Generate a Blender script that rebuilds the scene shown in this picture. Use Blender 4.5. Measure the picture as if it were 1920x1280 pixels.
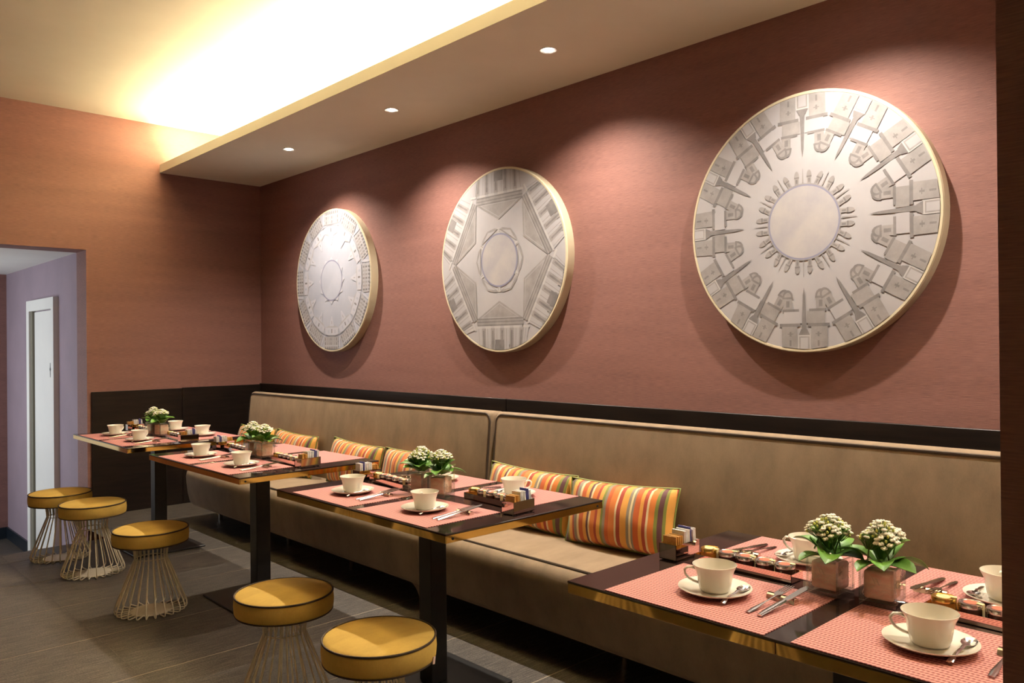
import bpy, bmesh, math, random
from mathutils import Vector, Matrix
PI = math.pi
rnd = random.Random(7)
for o in list(bpy.data.objects): bpy.data.objects.remove(o)
SC = bpy.context.scene
COL = SC.collection

# ------------------------------------------------------------------ camera (solved from the room's vanishing points)
CAM_H = 1.355
yaw, pit, rol, fpx = math.radians(43.44143), math.radians(0.20773), math.radians(-0.51387), 1488.244
Fv = Vector((math.sin(yaw)*math.cos(pit), math.cos(yaw)*math.cos(pit), math.sin(pit)))
R0 = Vector((math.cos(yaw), -math.sin(yaw), 0)); U0 = R0.cross(Fv)
Rv = math.cos(rol)*R0 + math.sin(rol)*U0; Uv = -math.sin(rol)*R0 + math.cos(rol)*U0
cd = bpy.data.cameras.new('camera'); cd.sensor_width = 36; cd.lens = fpx/1920*36; cd.clip_start = .02; cd.clip_end = 60
cam = bpy.data.objects.new('camera', cd); COL.objects.link(cam)
M = Matrix.Identity(4)
for i in range(3):
    M[i][0], M[i][1], M[i][2] = Rv[i], Uv[i], -Fv[i]
M[2][3] = CAM_H
cam.matrix_world = M
SC.camera = cam

# ------------------------------------------------------------------ world, exposure
w = bpy.data.worlds.new('world'); SC.world = w; w.use_nodes = True
w.node_tree.nodes['Background'].inputs[0].default_value = (.9, .85, .8, 1)
w.node_tree.nodes['Background'].inputs[1].default_value = 0
SC.view_settings.view_transform = 'Standard'; SC.view_settings.look = 'None'
SC.view_settings.exposure = 0.2; SC.view_settings.gamma = 1; SC.view_settings.use_curve_mapping = False

# room constants
XW, YB, XL, YF = 3.40, 7.0, -3.4, -3.0       # long wall, back wall, left wall, wall behind the camera
ZC, ZS, ZS2, XS = 3.26, 2.85, 2.92, 2.49     # ceiling, soffit underside, soffit top, soffit edge
ZT = .755                                    # table top
SPOT_Y = (5.52, 4.17, 2.79, 1.41, .03)
SPOT_X = 2.915

def light(name, kind, loc, energy, color, rot=(0,0,0), **kw):
    d = bpy.data.lights.new(name, kind); d.energy = energy; d.color = color
    for k, v in kw.items(): setattr(d, k, v)
    o = bpy.data.objects.new(name, d); COL.objects.link(o); o.location = loc; o.rotation_euler = rot
    return o
# LED strip on top of the soffit, washing the ceiling
COVE = (1, .83, .52)
light('cove_light_up', 'AREA', (XS+.06, (YB+YF)/2-.08, ZS2+.016), 150, COVE, (PI, math.radians(-8), 0), shape='RECTANGLE', size=.03, size_y=YB-YF-.34)
light('cove_light_out', 'AREA', (XS+.03, (YB+YF)/2-.08, ZS2+.016), 860, COVE, (PI, math.radians(62), 0), shape='RECTANGLE', size=.03, size_y=YB-YF-.34)
# recessed spots in the soffit
for k, y in enumerate(SPOT_Y):      # the first three show in the photograph, the row goes on above the frame
    light('soffit_spot' if k < 3 else 'soffit_spot_offscreen', 'SPOT', (SPOT_X, y, ZS-.012), 165, (1, .89, .76), (0, 0, 0), spot_size=math.radians(128), spot_blend=.85, shadow_soft_size=.022)
# cool light of the passage beyond the opening
light('passage_light_offscreen', 'AREA', (-.55, 8.5, .9), 40, (.80, .90, 1), (0, -PI/2, 0), shape='RECTANGLE', size=1.6, size_y=1.6)

# ------------------------------------------------------------------ material helpers
def new_mat(name):
    m = bpy.data.materials.new(name); m.use_nodes = True
    nt = m.node_tree; b = nt.nodes['Principled BSDF']
    return m, nt, b
def L(nt, a, b): nt.links.new(a, b)
def pm(name, col, rough=.5, metal=0, spec=.5, **kw):
    m, nt, b = new_mat(name)
    b.inputs['Base Color'].default_value = (*col, 1); b.inputs['Roughness'].default_value = rough
    b.inputs['Metallic'].default_value = metal; b.inputs['Specular IOR Level'].default_value = spec
    for k, v in kw.items(): b.inputs[k].default_value = v
    return m
def texco(nt, out='Object', scale=(1,1,1), rot=(0,0,0)):
    tc = nt.nodes.new('ShaderNodeTexCoord'); mp = nt.nodes.new('ShaderNodeMapping')
    mp.inputs['Scale'].default_value = scale; mp.inputs['Rotation'].default_value = rot
    L(nt, tc.outputs[out], mp.inputs['Vector']); return mp.outputs['Vector']
def noise(nt, vec, scale=5, detail=4, rough=.5):
    n = nt.nodes.new('ShaderNodeTexNoise'); n.inputs['Scale'].default_value = scale
    n.inputs['Detail'].default_value = detail; n.inputs['Roughness'].default_value = rough
    L(nt, vec, n.inputs['Vector']); return n.outputs['Fac']
def ramp(nt, fac, stops, interp='LINEAR'):
    r = nt.nodes.new('ShaderNodeValToRGB'); cr = r.color_ramp; cr.interpolation = interp
    while len(cr.elements) < len(stops): cr.elements.new(.5)
    for e, (p, c) in zip(cr.elements, stops): e.position = p; e.color = (*c, 1)
    L(nt, fac, r.inputs['Fac']); return r.outputs['Color']
def bump(nt, b, h, strength=.2, dist=.002):
    n = nt.nodes.new('ShaderNodeBump'); n.inputs['Strength'].default_value = strength; n.inputs['Distance'].default_value = dist
    L(nt, h, n.inputs['Height']); L(nt, n.outputs['Normal'], b.inputs['Normal'])
def mul(nt, a, b_, op='MULTIPLY'):
    n = nt.nodes.new('ShaderNodeMath'); n.operation = op
    for i, v in enumerate((a, b_)):
        if isinstance(v, (int, float)): n.inputs[i].default_value = v
        else: L(nt, v, n.inputs[i])
    return n.outputs[0]
def lerp(c, k): return tuple(x*k for x in c)

def m_wallpaper(name, col):
    m, nt, b = new_mat(name)
    v = texco(nt, 'Object', (20, 20, 430)); f = noise(nt, v, 1.0, 5, .6)
    v2 = texco(nt, 'Object', (1.2, 1.2, 14)); f2 = noise(nt, v2, 1.0, 3, .5)
    s = mul(nt, mul(nt, f, .75), mul(nt, f2, .25), 'ADD')
    L(nt, ramp(nt, s, [(.3, lerp(col, .72)), (.5, col), (.7, lerp(col, 1.3))]), b.inputs['Base Color'])
    b.inputs['Roughness'].default_value = .62; b.inputs['Specular IOR Level'].default_value = .35
    bump(nt, b, f, .35, .0015); return m
def m_suede(name, col):
    m, nt, b = new_mat(name)
    f = noise(nt, texco(nt, 'Object', (1, 2.2, 1.3)), 4.0, 6, .62)
    f2 = noise(nt, texco(nt, 'Object', (30, 60, 22)), 5.0, 3, .6)
    s = mul(nt, mul(nt, f, .8), mul(nt, f2, .2), 'ADD')
    L(nt, ramp(nt, s, [(.32, lerp(col, .78)), (.5, col), (.68, lerp(col, 1.2))]), b.inputs['Base Color'])
    b.inputs['Roughness'].default_value = .8; b.inputs['Specular IOR Level'].default_value = .2
    b.inputs['Sheen Weight'].default_value = .35; b.inputs['Sheen Roughness'].default_value = .45
    b.inputs['Sheen Tint'].default_value = (*lerp(col, 3), 1)
    bump(nt, b, f2, .15, .001); return m
def m_floor():
    m, nt, b = new_mat('woven_vinyl')
    v = texco(nt, 'Object', (9, 150, 20), (0, 0, math.radians(38))); f = noise(nt, v, 1.0, 4, .65)
    v2 = texco(nt, 'Object', (160, 160, 20)); f2 = noise(nt, v2, 1.0, 2, .5)
    s = mul(nt, mul(nt, f, .6), mul(nt, f2, .4), 'ADD')
    c = (.072, .061, .050)
    L(nt, ramp(nt, s, [(.38, lerp(c, .3)), (.5, c), (.62, lerp(c, 2.3))]), b.inputs['Base Color'])
    b.inputs['Roughness'].default_value = .48; b.inputs['Specular IOR Level'].default_value = .4
    bump(nt, b, s, .3, .001); return m
def m_placemat():
    m, nt, b = new_mat('pink_woven_placemat')
    tc = nt.nodes.new('ShaderNodeTexCoord'); sp = nt.nodes.new('ShaderNodeSeparateXYZ'); L(nt, tc.outputs['Object'], sp.inputs[0])
    sx = mul(nt, sp.outputs['X'], 2*PI/.0112); sy = mul(nt, sp.outputs['Y'], 2*PI/.0085)
    row = mul(nt, sx, 0, 'SINE'); dot = mul(nt, mul(nt, sy, mul(nt, mul(nt, sx, .5), 0, 'SINE'), 'ADD'), 0, 'SINE')
    f = mul(nt, mul(nt, row, .55), mul(nt, dot, .28), 'ADD'); f = mul(nt, mul(nt, f, .5), .5, 'ADD')
    L(nt, ramp(nt, f, [(.28, (.60, .295, .265)), (.52, (.50, .205, .188)), (.74, (.22, .055, .055))]), b.inputs['Base Color'])
    b.inputs['Roughness'].default_value = .55; b.inputs['Specular IOR Level'].default_value = .3
    bump(nt, b, f, .25, .0006); return m
def m_stripes():
    m, nt, b = new_mat('striped_cotton')
    tc = nt.nodes.new('ShaderNodeTexCoord'); sp = nt.nodes.new('ShaderNodeSeparateXYZ'); L(nt, tc.outputs['Object'], sp.inputs[0])
    wob = noise(nt, texco(nt, 'Object', (3, 3, 3)), 2.0, 2)
    x = mul(nt, mul(nt, sp.outputs['X'], mul(nt, wob, .012), 'ADD'), 1/.52); fr = mul(nt, x, 1.0, 'FRACT')
    O, RD, Y, CR, GY, GN, PU, OR2 = (.66,.19,.03),(.38,.05,.02),(.72,.34,.06),(.72,.58,.33),(.27,.22,.16),(.21,.23,.04),(.12,.04,.045),(.56,.11,.02)
    seq = [(O,6),(CR,2),(RD,4),(Y,6),(GY,3),(CR,2),(GY,2),(OR2,5),(Y,3),(RD,3),(CR,2),(O,5),(GN,3),(PU,4),(GN,2),(Y,5),(RD,2),(GY,4),(CR,3),(OR2,5),(Y,4),(PU,2),(CR,2),(O,5),(RD,3),(Y,4),(GN,2),(GY,3),(OR2,4)]
    tot = sum(n for _, n in seq); pos = 0; st = []
    for c, n in seq: st.append((pos/tot, c)); pos += n
    L(nt, ramp(nt, fr, st, 'CONSTANT'), b.inputs['Base Color'])
    b.inputs['Roughness'].default_value = .7; b.inputs['Sheen Weight'].default_value = .15
    bump(nt, b, noise(nt, texco(nt, 'Object', (14, 5, 5)), 3.0, 2), .35, .006); return m
def m_glass_thin(name, tint=(.96, .98, .97), base=.045):
    m, nt, b = new_mat(name); nt.nodes.remove(b)
    out = nt.nodes['Material Output']
    tr = nt.nodes.new('ShaderNodeBsdfTransparent'); tr.inputs[0].default_value = (*tint, 1)
    gl = nt.nodes.new('ShaderNodeBsdfGlossy'); gl.inputs['Roughness'].default_value = .02
    fr = nt.nodes.new('ShaderNodeLayerWeight'); fr.inputs[0].default_value = .5
    fac = mul(nt, mul(nt, mul(nt, fr.outputs['Facing'], 4, 'POWER'), .5), base, 'ADD')
    mx = nt.nodes.new('ShaderNodeMixShader'); L(nt, fac, mx.inputs[0]); L(nt, tr.outputs[0], mx.inputs[1]); L(nt, gl.outputs[0], mx.inputs[2])
    L(nt, mx.outputs[0], out.inputs['Surface']); return m
def m_emit(name, col, s):
    m, nt, b = new_mat(name)
    b.inputs['Base Color'].default_value = (*col, 1); b.inputs['Emission Color'].default_value = (*col, 1); b.inputs['Emission Strength'].default_value = s; return m
def m_noise2(name, c1, c2, scale, rough=.6, sc=(1,1,1), bmp=0, spec=.4):
    m, nt, b = new_mat(name); f = noise(nt, texco(nt, 'Object', sc), scale, 4, .6)
    L(nt, ramp(nt, f, [(.35, c1), (.65, c2)]), b.inputs['Base Color']); b.inputs['Roughness'].default_value = rough
    b.inputs['Specular IOR Level'].default_value = spec
    if bmp: bump(nt, b, f, bmp, .002)
    return m

MT = dict(
    wall=m_wallpaper('mauve_fabric_wallpaper', (.245, .118, .098)),
    purple=m_noise2('purple_wall_paint', (.30, .225, .262), (.33, .245, .285), 3, .7),
    white=m_noise2('white_paint', (.76, .73, .68), (.80, .77, .71), 2, .6),
    cream=m_noise2('cream_ceiling_paint', (.78, .74, .62), (.82, .78, .66), 2, .7),
    black=m_noise2('black_stained_panel', (.010, .007, .006), (.018, .012, .009), 3, .35, (1, 1, 12), 0, .3),
    grout=pm('tile_joint', (.27, .225, .165), .8),
    floor=m_floor(),
    suede=m_suede('taupe_suede', (.245, .18, .118)),
    suede_dark=pm('dark_brown_piping', (.045, .026, .014), .7),
    glass_top=m_noise2('dark_brown_glass_top', (.020, .012, .012), (.026, .016, .015), 3, .07, (1,1,1), 0, .6),
    gold=pm('polished_gold_edge', (.72, .47, .14), .05, 1),
    blackmetal=m_noise2('black_powder_coat', (.012, .011, .011), (.018, .016, .015), 20, .38),
    mat=m_placemat(),
    china=pm('cream_white_porcelain', (.82, .78, .68), .12, 0, .5, **{'Coat Weight': .4, 'Coat Roughness': .05}),
    steel=pm('polished_steel', (.62, .59, .56), .16, 1),
    chrome=pm('mirror_chrome', (.66, .60, .54), .05, 1),
    copper=pm('rose_mirror_metal', (.82, .66, .58), .05, 1),
    brasslid=pm('gold_jar_lid', (.75, .50, .13), .25, 1),
    silverlid=pm('silver_jar_lid', (.70, .68, .66), .22, 1),
    jam=pm('dark_jam', (.05, .012, .006), .2), honey=pm('amber_honey', (.50, .22, .03), .15),
    glass=m_glass_thin('clear_glass'),
    paper=m_noise2('white_sachet_paper', (.72, .70, .66), (.82, .80, .77), 60, .7),
    brownpaper=m_noise2('brown_sachet_paper', (.50, .26, .06), (.62, .36, .10), 60, .6),
    bluepaper=pm('blue_sachet_paper', (.05, .05, .22), .6), label=m_noise2('jar_label_paper', (.72, .60, .30), (.80, .70, .42), 40, .7),
    redprint=pm('red_lid_print', (.45, .13, .07), .5),
    leaf=m_noise2('kalanchoe_leaf', (.045, .14, .016), (.12, .28, .04), 26, .42, (1,1,1), .1),
    stem=pm('green_stem', (.10, .20, .04), .5), petal=pm('white_petal', (.92, .90, .76), .6), bud=pm('yellow_green_bud', (.55, .60, .12), .5),
    sisal=m_noise2('sisal_fibre', (.82, .46, .32), (.96, .80, .60), 16, .8, (1, 1, 2.5), .6), sisal2=pm('pale_sisal_strand', (.80, .66, .48), .7),
    mustard=m_suede('mustard_velvet', (.47, .31, .075)), wire=m_noise2('cream_painted_wire', (.80, .71, .53), (.85, .77, .60), 30, .4),
    stripes=m_stripes(), greenpipe=pm('green_piping', (.22, .25, .06), .6),
    frame=m_noise2('champagne_frame', (.58, .50, .34), (.64, .56, .40), 4, .35, (1,1,1), 0, .5),
    skirting=pm('blue_black_skirting', (.012, .018, .026), .35), khaki=pm('khaki_door_stop', (.20, .18, .13), .6),
    ink=pm('dark_sign_print', (.06, .06, .07), .5), tag=pm('pink_care_tag', (.75, .52, .45), .6),
    lamp=m_emit('lamp_glow', (1, .93, .82), 40), led=m_emit('led_glow', (1, .8, .45), 6), silver=pm('lamp_reflector', (.8, .78, .75), .2, 1),
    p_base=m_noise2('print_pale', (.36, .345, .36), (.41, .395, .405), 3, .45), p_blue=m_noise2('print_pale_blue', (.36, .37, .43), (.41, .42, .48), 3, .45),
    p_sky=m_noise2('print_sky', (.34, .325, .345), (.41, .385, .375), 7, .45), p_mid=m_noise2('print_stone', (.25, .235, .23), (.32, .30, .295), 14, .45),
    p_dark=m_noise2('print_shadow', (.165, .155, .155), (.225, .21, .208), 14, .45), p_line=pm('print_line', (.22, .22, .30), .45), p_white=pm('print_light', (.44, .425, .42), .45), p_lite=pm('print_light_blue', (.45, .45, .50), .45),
)

# ------------------------------------------------------------------ mesh helpers
def obj(name, bm, mat, parent=None, loc=(0,0,0), rot=(0,0,0), smooth=None, mats=None):
    if isinstance(bm, bpy.types.Mesh): me = bm
    else:
        me = bpy.data.meshes.new(name); bmesh.ops.recalc_face_normals(bm, faces=bm.faces); bm.to_mesh(me); bm.free()
        for mm in (mats or [mat]): me.materials.append(MT[mm] if isinstance(mm, str) else mm)
        if smooth is not None:
            for p in me.polygons: p.use_smooth = True
            me.set_sharp_from_angle(angle=math.radians(smooth))
    o = bpy.data.objects.new(name, me); COL.objects.link(o); o.location = loc; o.rotation_euler = rot
    if parent: o.parent = parent
    return o
def thing(name, label, cat, loc=(0,0,0), rot=(0,0,0), group=None):
    o = bpy.data.objects.new(name, None); COL.objects.link(o); o.location = loc; o.rotation_euler = rot; o.empty_display_size = .1
    return tag(o, label, cat, group)
def tag(o, label, cat, group=None):
    o['label'] = label; o['category'] = cat
    if group: o['group'] = group
    return o
def struct(o): o['kind'] = 'structure'; return o
def B(): return bmesh.new()
def box(bm, x0, x1, y0, y1, z0, z1, mi=0, bev=0, seg=2):
    vs = [bm.verts.new((x, y, z)) for x in (x0, x1) for y in (y0, y1) for z in (z0, z1)]
    idx = [(0,1,3,2),(4,6,7,5),(0,4,5,1),(2,3,7,6),(0,2,6,4),(1,5,7,3)]
    fs = [bm.faces.new([vs[i] for i in f]) for f in idx]
    for f in fs: f.material_index = mi
    if bev:
        es = list({e for f in fs for e in f.edges})
        bmesh.ops.bevel(bm, geom=es, offset=bev, segments=seg, affect='EDGES', profile=.5)
    return bm
def lathe(bm, prof, n=24, mi=0, cap0=True, cap1=True, M_=None):
    rings = []
    for r, z in prof:
        rings.append([bm.verts.new((r*math.cos(2*PI*i/n), r*math.sin(2*PI*i/n), z)) for i in range(n)])
    new = []
    for a, b in zip(rings[:-1], rings[1:]):
        for i in range(n):
            f = bm.faces.new((a[i], a[(i+1) % n], b[(i+1) % n], b[i])); f.material_index = mi; new.append(f)
    if cap0: f = bm.faces.new(rings[0][::-1]); f.material_index = mi
    if cap1: f = bm.faces.new(rings[-1]); f.material_index = mi
    if M_ is not None: bmesh.ops.transform(bm, matrix=M_, verts=[v for r in rings for v in r])
    return bm
def tube(bm, pts, r, n=6, closed=False, mi=0, cap=True, flat=None):
    P = [Vector(p) for p in pts]; k = len(P); rings = []
    prev = None
    for i in range(k):
        if closed: t = (P[(i+1) % k] - P[i-1])
        else: t = P[min(i+1, k-1)] - P[max(i-1, 0)]
        t.normalize()
        if prev is None:
            up = Vector((0, 0, 1)) if abs(t.z) < .9 else Vector((1, 0, 0))
            a = t.cross(up).normalized()
        else:
            a = (prev - t*prev.dot(t)).normalized()
        prev = a; b = t.cross(a)
        rr = r[i] if isinstance(r, (list, tuple)) else r
        fa, fb = (flat[i] if flat else (1, 1))
        rings.append([bm.verts.new(P[i] + a*rr*fa*math.cos(2*PI*j/n) + b*rr*fb*math.sin(2*PI*j/n)) for j in range(n)])
    rng = range(k) if closed else range(k-1)
    for i in rng:
        A, C = rings[i], rings[(i+1) % k]
        for j in range(n):
            f = bm.faces.new((A[j], A[(j+1) % n], C[(j+1) % n], C[j])); f.material_index = mi
    if not closed and cap:
        for q in (rings[0][::-1], rings[-1]):
            f = bm.faces.new(q); f.material_index = mi
    return bm
def prism(bm, poly, axis, a0, a1, mi=0):
    """extrude a polygon given as (u,v) along an axis between a0 and a1"""
    def p(u, v, a): return {'x': (a, u, v), 'y': (u, a, v), 'z': (u, v, a)}[axis]
    A = [bm.verts.new(p(u, v, a0)) for u, v in poly]; C = [bm.verts.new(p(u, v, a1)) for u, v in poly]
    n = len(poly)
    fs = [bm.faces.new(A), bm.faces.new(C[::-1])] + [bm.faces.new((A[i], C[i], C[(i+1) % n], A[(i+1) % n])) for i in range(n)]
    for f in fs: f.material_index = mi
    return bm
def ball(bm, c, r, mi=0, n=6, m=4, sz=1):
    ring = []
    top = bm.verts.new((c[0], c[1], c[2]+r*sz)); bot = bm.verts.new((c[0], c[1], c[2]-r*sz))
    for j in range(1, m):
        ph = PI*j/m
        ring.append([bm.verts.new((c[0]+r*math.sin(ph)*math.cos(2*PI*i/n), c[1]+r*math.sin(ph)*math.sin(2*PI*i/n), c[2]+r*sz*math.cos(ph))) for i in range(n)])
    fs = []
    for i in range(n):
        fs.append(bm.faces.new((top, ring[0][i], ring[0][(i+1) % n]))); fs.append(bm.faces.new((bot, ring[-1][(i+1) % n], ring[-1][i])))
        for a, b in zip(ring[:-1], ring[1:]): fs.append(bm.faces.new((a[i], b[i], b[(i+1) % n], a[(i+1) % n])))
    for f in fs: f.material_index = mi; f.smooth = True
def rrect(w, h, r, n=5):
    """closed outline of a rounded rectangle centred on 0"""
    pts = []
    for cx, cy, a0 in ((w/2-r, h/2-r, 0), (-w/2+r, h/2-r, PI/2), (-w/2+r, -h/2+r, PI), (w/2-r, -h/2+r, 3*PI/2)):
        for i in range(n+1): a = a0+PI/2*i/n; pts.append((cx+r*math.cos(a), cy+r*math.sin(a)))
    return pts
def copy_tree(o, parent=None, loc=None, rot=None):
    c = o.copy(); COL.objects.link(c)
    if parent: c.parent = parent
    if loc is not None: c.location = loc
    if rot is not None: c.rotation_euler = rot
    for ch in list(o.children):
        d = ch.copy(); COL.objects.link(d); d.parent = c
        for g in list(ch.children):
            e = g.copy(); COL.objects.link(e); e.parent = d
    return c

# ================================================================== STRUCTURE
XO0, XO1, ZO = .95, 1.91, 2.148                   # opening in the back wall
YST = 6.11                                        # edge where the stair goes down
bm = B(); box(bm, XL, XW, YF, YST, -.10, -.0008); box(bm, XO1, XW, YST, YB, -.10, -.0008); box(bm, XL, XO0, YST, YB, -.10, -.0008)
floor = struct(obj('floor', bm, 'grout'))
TP, TX0, TY0 = .597, 1.14, 4.055
tile_me = None
i0, i1 = math.floor((XL-TX0)/TP), math.ceil((XW-TX0)/TP); j0, j1 = math.floor((YF-TY0)/TP), math.ceil((YB-TY0)/TP)
for i in range(i0, i1):
    for j in range(j0, j1):
        x0, x1, y0, y1 = TX0+i*TP+.0004, TX0+(i+1)*TP-.0004, TY0+j*TP+.0042, TY0+(j+1)*TP-.0042
        x0, x1, y0, y1 = max(x0, XL), min(x1, XW), max(y0, YF), min(y1, YB)
        parts = [(x0, x1, y0, y1)]
        if y1 > YST and x1 > XO0 and x0 < XO1:     # clip around the stair
            parts = [(x0, x1, y0, min(y1, YST))] if y0 < YST else []
            if x1 > XO1: parts.append((max(x0, XO1), x1, max(y0, YST), y1))
            if x0 < XO0: parts.append((x0, min(x1, XO0), max(y0, YST), y1))
        for a, b_, c, d in parts:
            if b_-a < .02 or d-c < .02: continue
            full = abs(b_-a-(TP-.0008)) < 1e-4 and abs(d-c-(TP-.0084)) < 1e-4
            if full and tile_me: obj('floor_tile', tile_me, None, floor, ((a+b_)/2, (c+d)/2, 0))
            else:
                w_, h_ = (b_-a)/2, (d-c)/2
                t = obj('floor_tile', box(B(), -w_, w_, -h_, h_, -.0008, 0), 'floor', floor, ((a+b_)/2, (c+d)/2, 0))
                if full: tile_me = t.data
# stair down into the passage
bm = B(); ns = 4
for k in range(1, ns): box(bm, XO0, XO1, YST+(k-1)*.29, YST+k*.29, -.70, -.165*k)
struct(obj('floor_stairs', bm, 'floor'))
bm = B(); box(bm, -.6, XO1, YB, 9.86, -.76, -.66); struct(obj('floor_passage', bm, 'floor'))

# walls
bm = B(); box(bm, XW, XW+.15, YF, YB+.3, -.1, ZC+.1); struct(obj('wall_right', bm, 'wall'))
bm = B(); box(bm, XL-.15, XO0, YB, YB+.27, -.8, ZC+.1); box(bm, XO1, XW, YB, YB+.27, -.8, ZC+.1); box(bm, XO0, XO1, YB, YB+.27, ZO, ZC+.1)
struct(obj('wall_back', bm, 'wall'))
bm = B(); box(bm, XL-.15, XL, YF, YB, -.1, ZC+.1); struct(obj('wall_left', bm, 'white'))
bm = B(); box(bm, XL-.15, XW+.15, YF-.15, YF, -.1, ZC+.1); struct(obj('wall_front', bm, 'wall'))
bm = B(); box(bm, XO1, XO1+.1, YB+.27, 9.96, -.76, ZO+.1); struct(obj('wall_passage_right', bm, 'purple'))
bm = B(); box(bm, 1.5, XO1, 9.86, 9.96, -.76, ZO+.1); struct(obj('wall_passage_back', bm, 'wall'))
bm = B(); box(bm, -.6, 1.5, 9.86, 9.96, -.76, ZO+.1); struct(obj('wall_passage_end', bm, 'white'))
bm = B(); box(bm, -.7, -.6, YB+.27, 9.96, -.76, ZO+.1); struct(obj('wall_passage_left', bm, 'white'))
bm = B(); box(bm, -.7, XO1+.1, YB+.27, 9.96, ZO+.0, ZO+.12); struct(obj('ceiling_passage', bm, 'white'))
bm = B(); box(bm, XL-.15, XW+.15, YF-.15, YB+.27, ZC, ZC+.12); struct(obj('ceiling', bm, 'cream'))
bm = B(); box(bm, XS, XW, YF, YB, ZS, ZS2); struct(obj('ceiling_soffit', bm, 'cream'))
PX, PY = 1.20, .322
bm = B(); box(bm, PX, PX+.22, -.9, PY, 0, ZC); struct(obj('wall_pier', bm, 'wall'))
bm = B(); box(bm, XO1-.016, XO1, YB+.27, 7.815, -.66, -.54); box(bm, XO1-.016, XO1, 8.80, 9.86, -.66, -.54); box(bm, -.6, XO1-.016, 9.844, 9.86, -.66, -.54)
struct(obj('baseboard_passage', bm, 'skirting'))
# black wainscot panels
def wains(name, panels):
    root = bpy.data.objects.new(name, None); COL.objects.link(root); root['kind'] = 'structure'
    for p in panels: obj('panel', box(B(), *p, bev=.002, seg=1), 'black', root)
wains('trim_1', [(1.94, 2.657, YB-.02, YB, 0, 1.0), (2.663, XW-.021, YB-.02, YB, 0, 1.005)])
wains('trim_2', [(XW-.02, XW, 3.633, YB, 0, 1.015), (XW-.02, XW, .303, 3.627, 0, 1.015), (XW-.02, XW, YF, .297, 0, 1.015)])
# LED strip lying on the soffit
bm = B(); box(bm, XS+.02, XS+.05, YF+.09, YB-.25, ZS2, ZS2+.010); tag(obj('led_strip', bm, 'led'), 'warm LED strip lying along the top edge of the soffit', 'light strip')
# door in the passage
X = XO1; root = struct(bpy.data.objects.new('door_1', None)); COL.objects.link(root)
obj('door_leaf', box(B(), X-.012, X, 7.93, 8.62, -.66, 1.70), 'white', root)
bm = B(); box(bm, X-.045, X, 8.69, 8.79, -.66, 1.81); box(bm, X-.045, X, 7.82, 7.90, -.66, 1.81); box(bm, X-.045, X, 7.90, 8.69, 1.71, 1.81)
obj('door_casing', bm, 'white', root)
obj('door_stop', box(B(), X-.030, X, 8.625, 8.69, -.66, 1.71), 'khaki', root)
bm = B(); prism(bm, [(8.058,1.226),(8.066,1.226),(8.070,1.185),(8.084,1.168),(8.070,1.150),(8.066,1.096),(8.058,1.096),(8.054,1.150),(8.040,1.168),(8.054,1.185)], 'x', X-.014, X-.012)
obj('door_sign', bm, 'ink', root)

# ------------------------------------------------------------------ recessed lamps
def lamp(x, y, z, label, group):
    t = thing('recessed_spotlight', label, 'lamp', (x, y, z), group=group)
    obj('trim_ring', lathe(B(), [(.030, -.001), (.043, -.004), (.045, -.002), (.045, 0), (.030, .002)], 28, cap0=False, cap1=False), 'white', t, smooth=40)
    obj('reflector', lathe(B(), [(.030, -.001), (.024, .006), (.020, .012)], 28, cap0=False, cap1=False), 'silver', t, smooth=60)
    obj('lamp_glass', lathe(B(), [(.001, -.006), (.020, -.005), (.026, -.001), (.026, 0)], 28), 'lamp', t, smooth=60)
for k, y in enumerate(SPOT_Y):
    lamp(SPOT_X, y, ZS, ['round recessed spotlight in the soffit nearest the back wall', 'round recessed spotlight in the soffit, second from the back wall', 'round recessed spotlight in the soffit, third from the back wall', 'round recessed spotlight in the soffit, fourth from the back wall', 'round recessed spotlight in the soffit, fifth from the back wall'][k], 'recessed soffit spotlights')

# ================================================================== PICTURES
class Art:
    """flat print on a disc: polygons in disc units laid a hair apart, one mesh"""
    def __init__(s): s.bm = B(); s.k = 0; s.mats = ['p_base', 'p_mid', 'p_dark', 'p_line', 'p_white', 'p_sky', 'p_blue', 'p_lite']
    def poly(s, pts, m, ang=0, R=1):
        ca, sa = math.cos(ang), math.sin(ang); s.k += 1; d = -.0006 - s.k*2.2e-6
        vs = []
        for t, r in pts:       # t tangential, r radial
            a = r*ca - t*sa; b = r*sa + t*ca
            q = math.hypot(a, b)
            if q > .972: a *= .972/q; b *= .972/q
            vs.append(s.bm.verts.new((d, -a*R, b*R)))
        f = s.bm.faces.new(vs); f.material_index = s.mats.index(m)
    def rect(s, t0, t1, r0, r1, m, ang, R): s.poly([(t0, r0), (t1, r0), (t1, r1), (t0, r1)], m, ang, R)
    def ring(s, r0, r1, m, R, n=48):
        for i in range(n):
            a0, a1 = 2*PI*i/n, 2*PI*(i+1)/n; s.k -= 1 if i else 0
            s.poly([(r0*math.sin(a0), r0*math.cos(a0)), (r1*math.sin(a0), r1*math.cos(a0)), (r1*math.sin(a1), r1*math.cos(a1)), (r0*math.sin(a1), r0*math.cos(a1))], m, 0, R)
    def disc(s, r, m, R, n=48): s.poly([(r*math.sin(2*PI*i/n), r*math.cos(2*PI*i/n)) for i in range(n)], m, 0, R)
    def dome(s, t, r0, r1, w, m, ang, R): s.poly([(t+w*math.cos(PI*i/8), r0-(r0-r1)*math.sin(PI*i/8)) for i in range(9)], m, ang, R)
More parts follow.
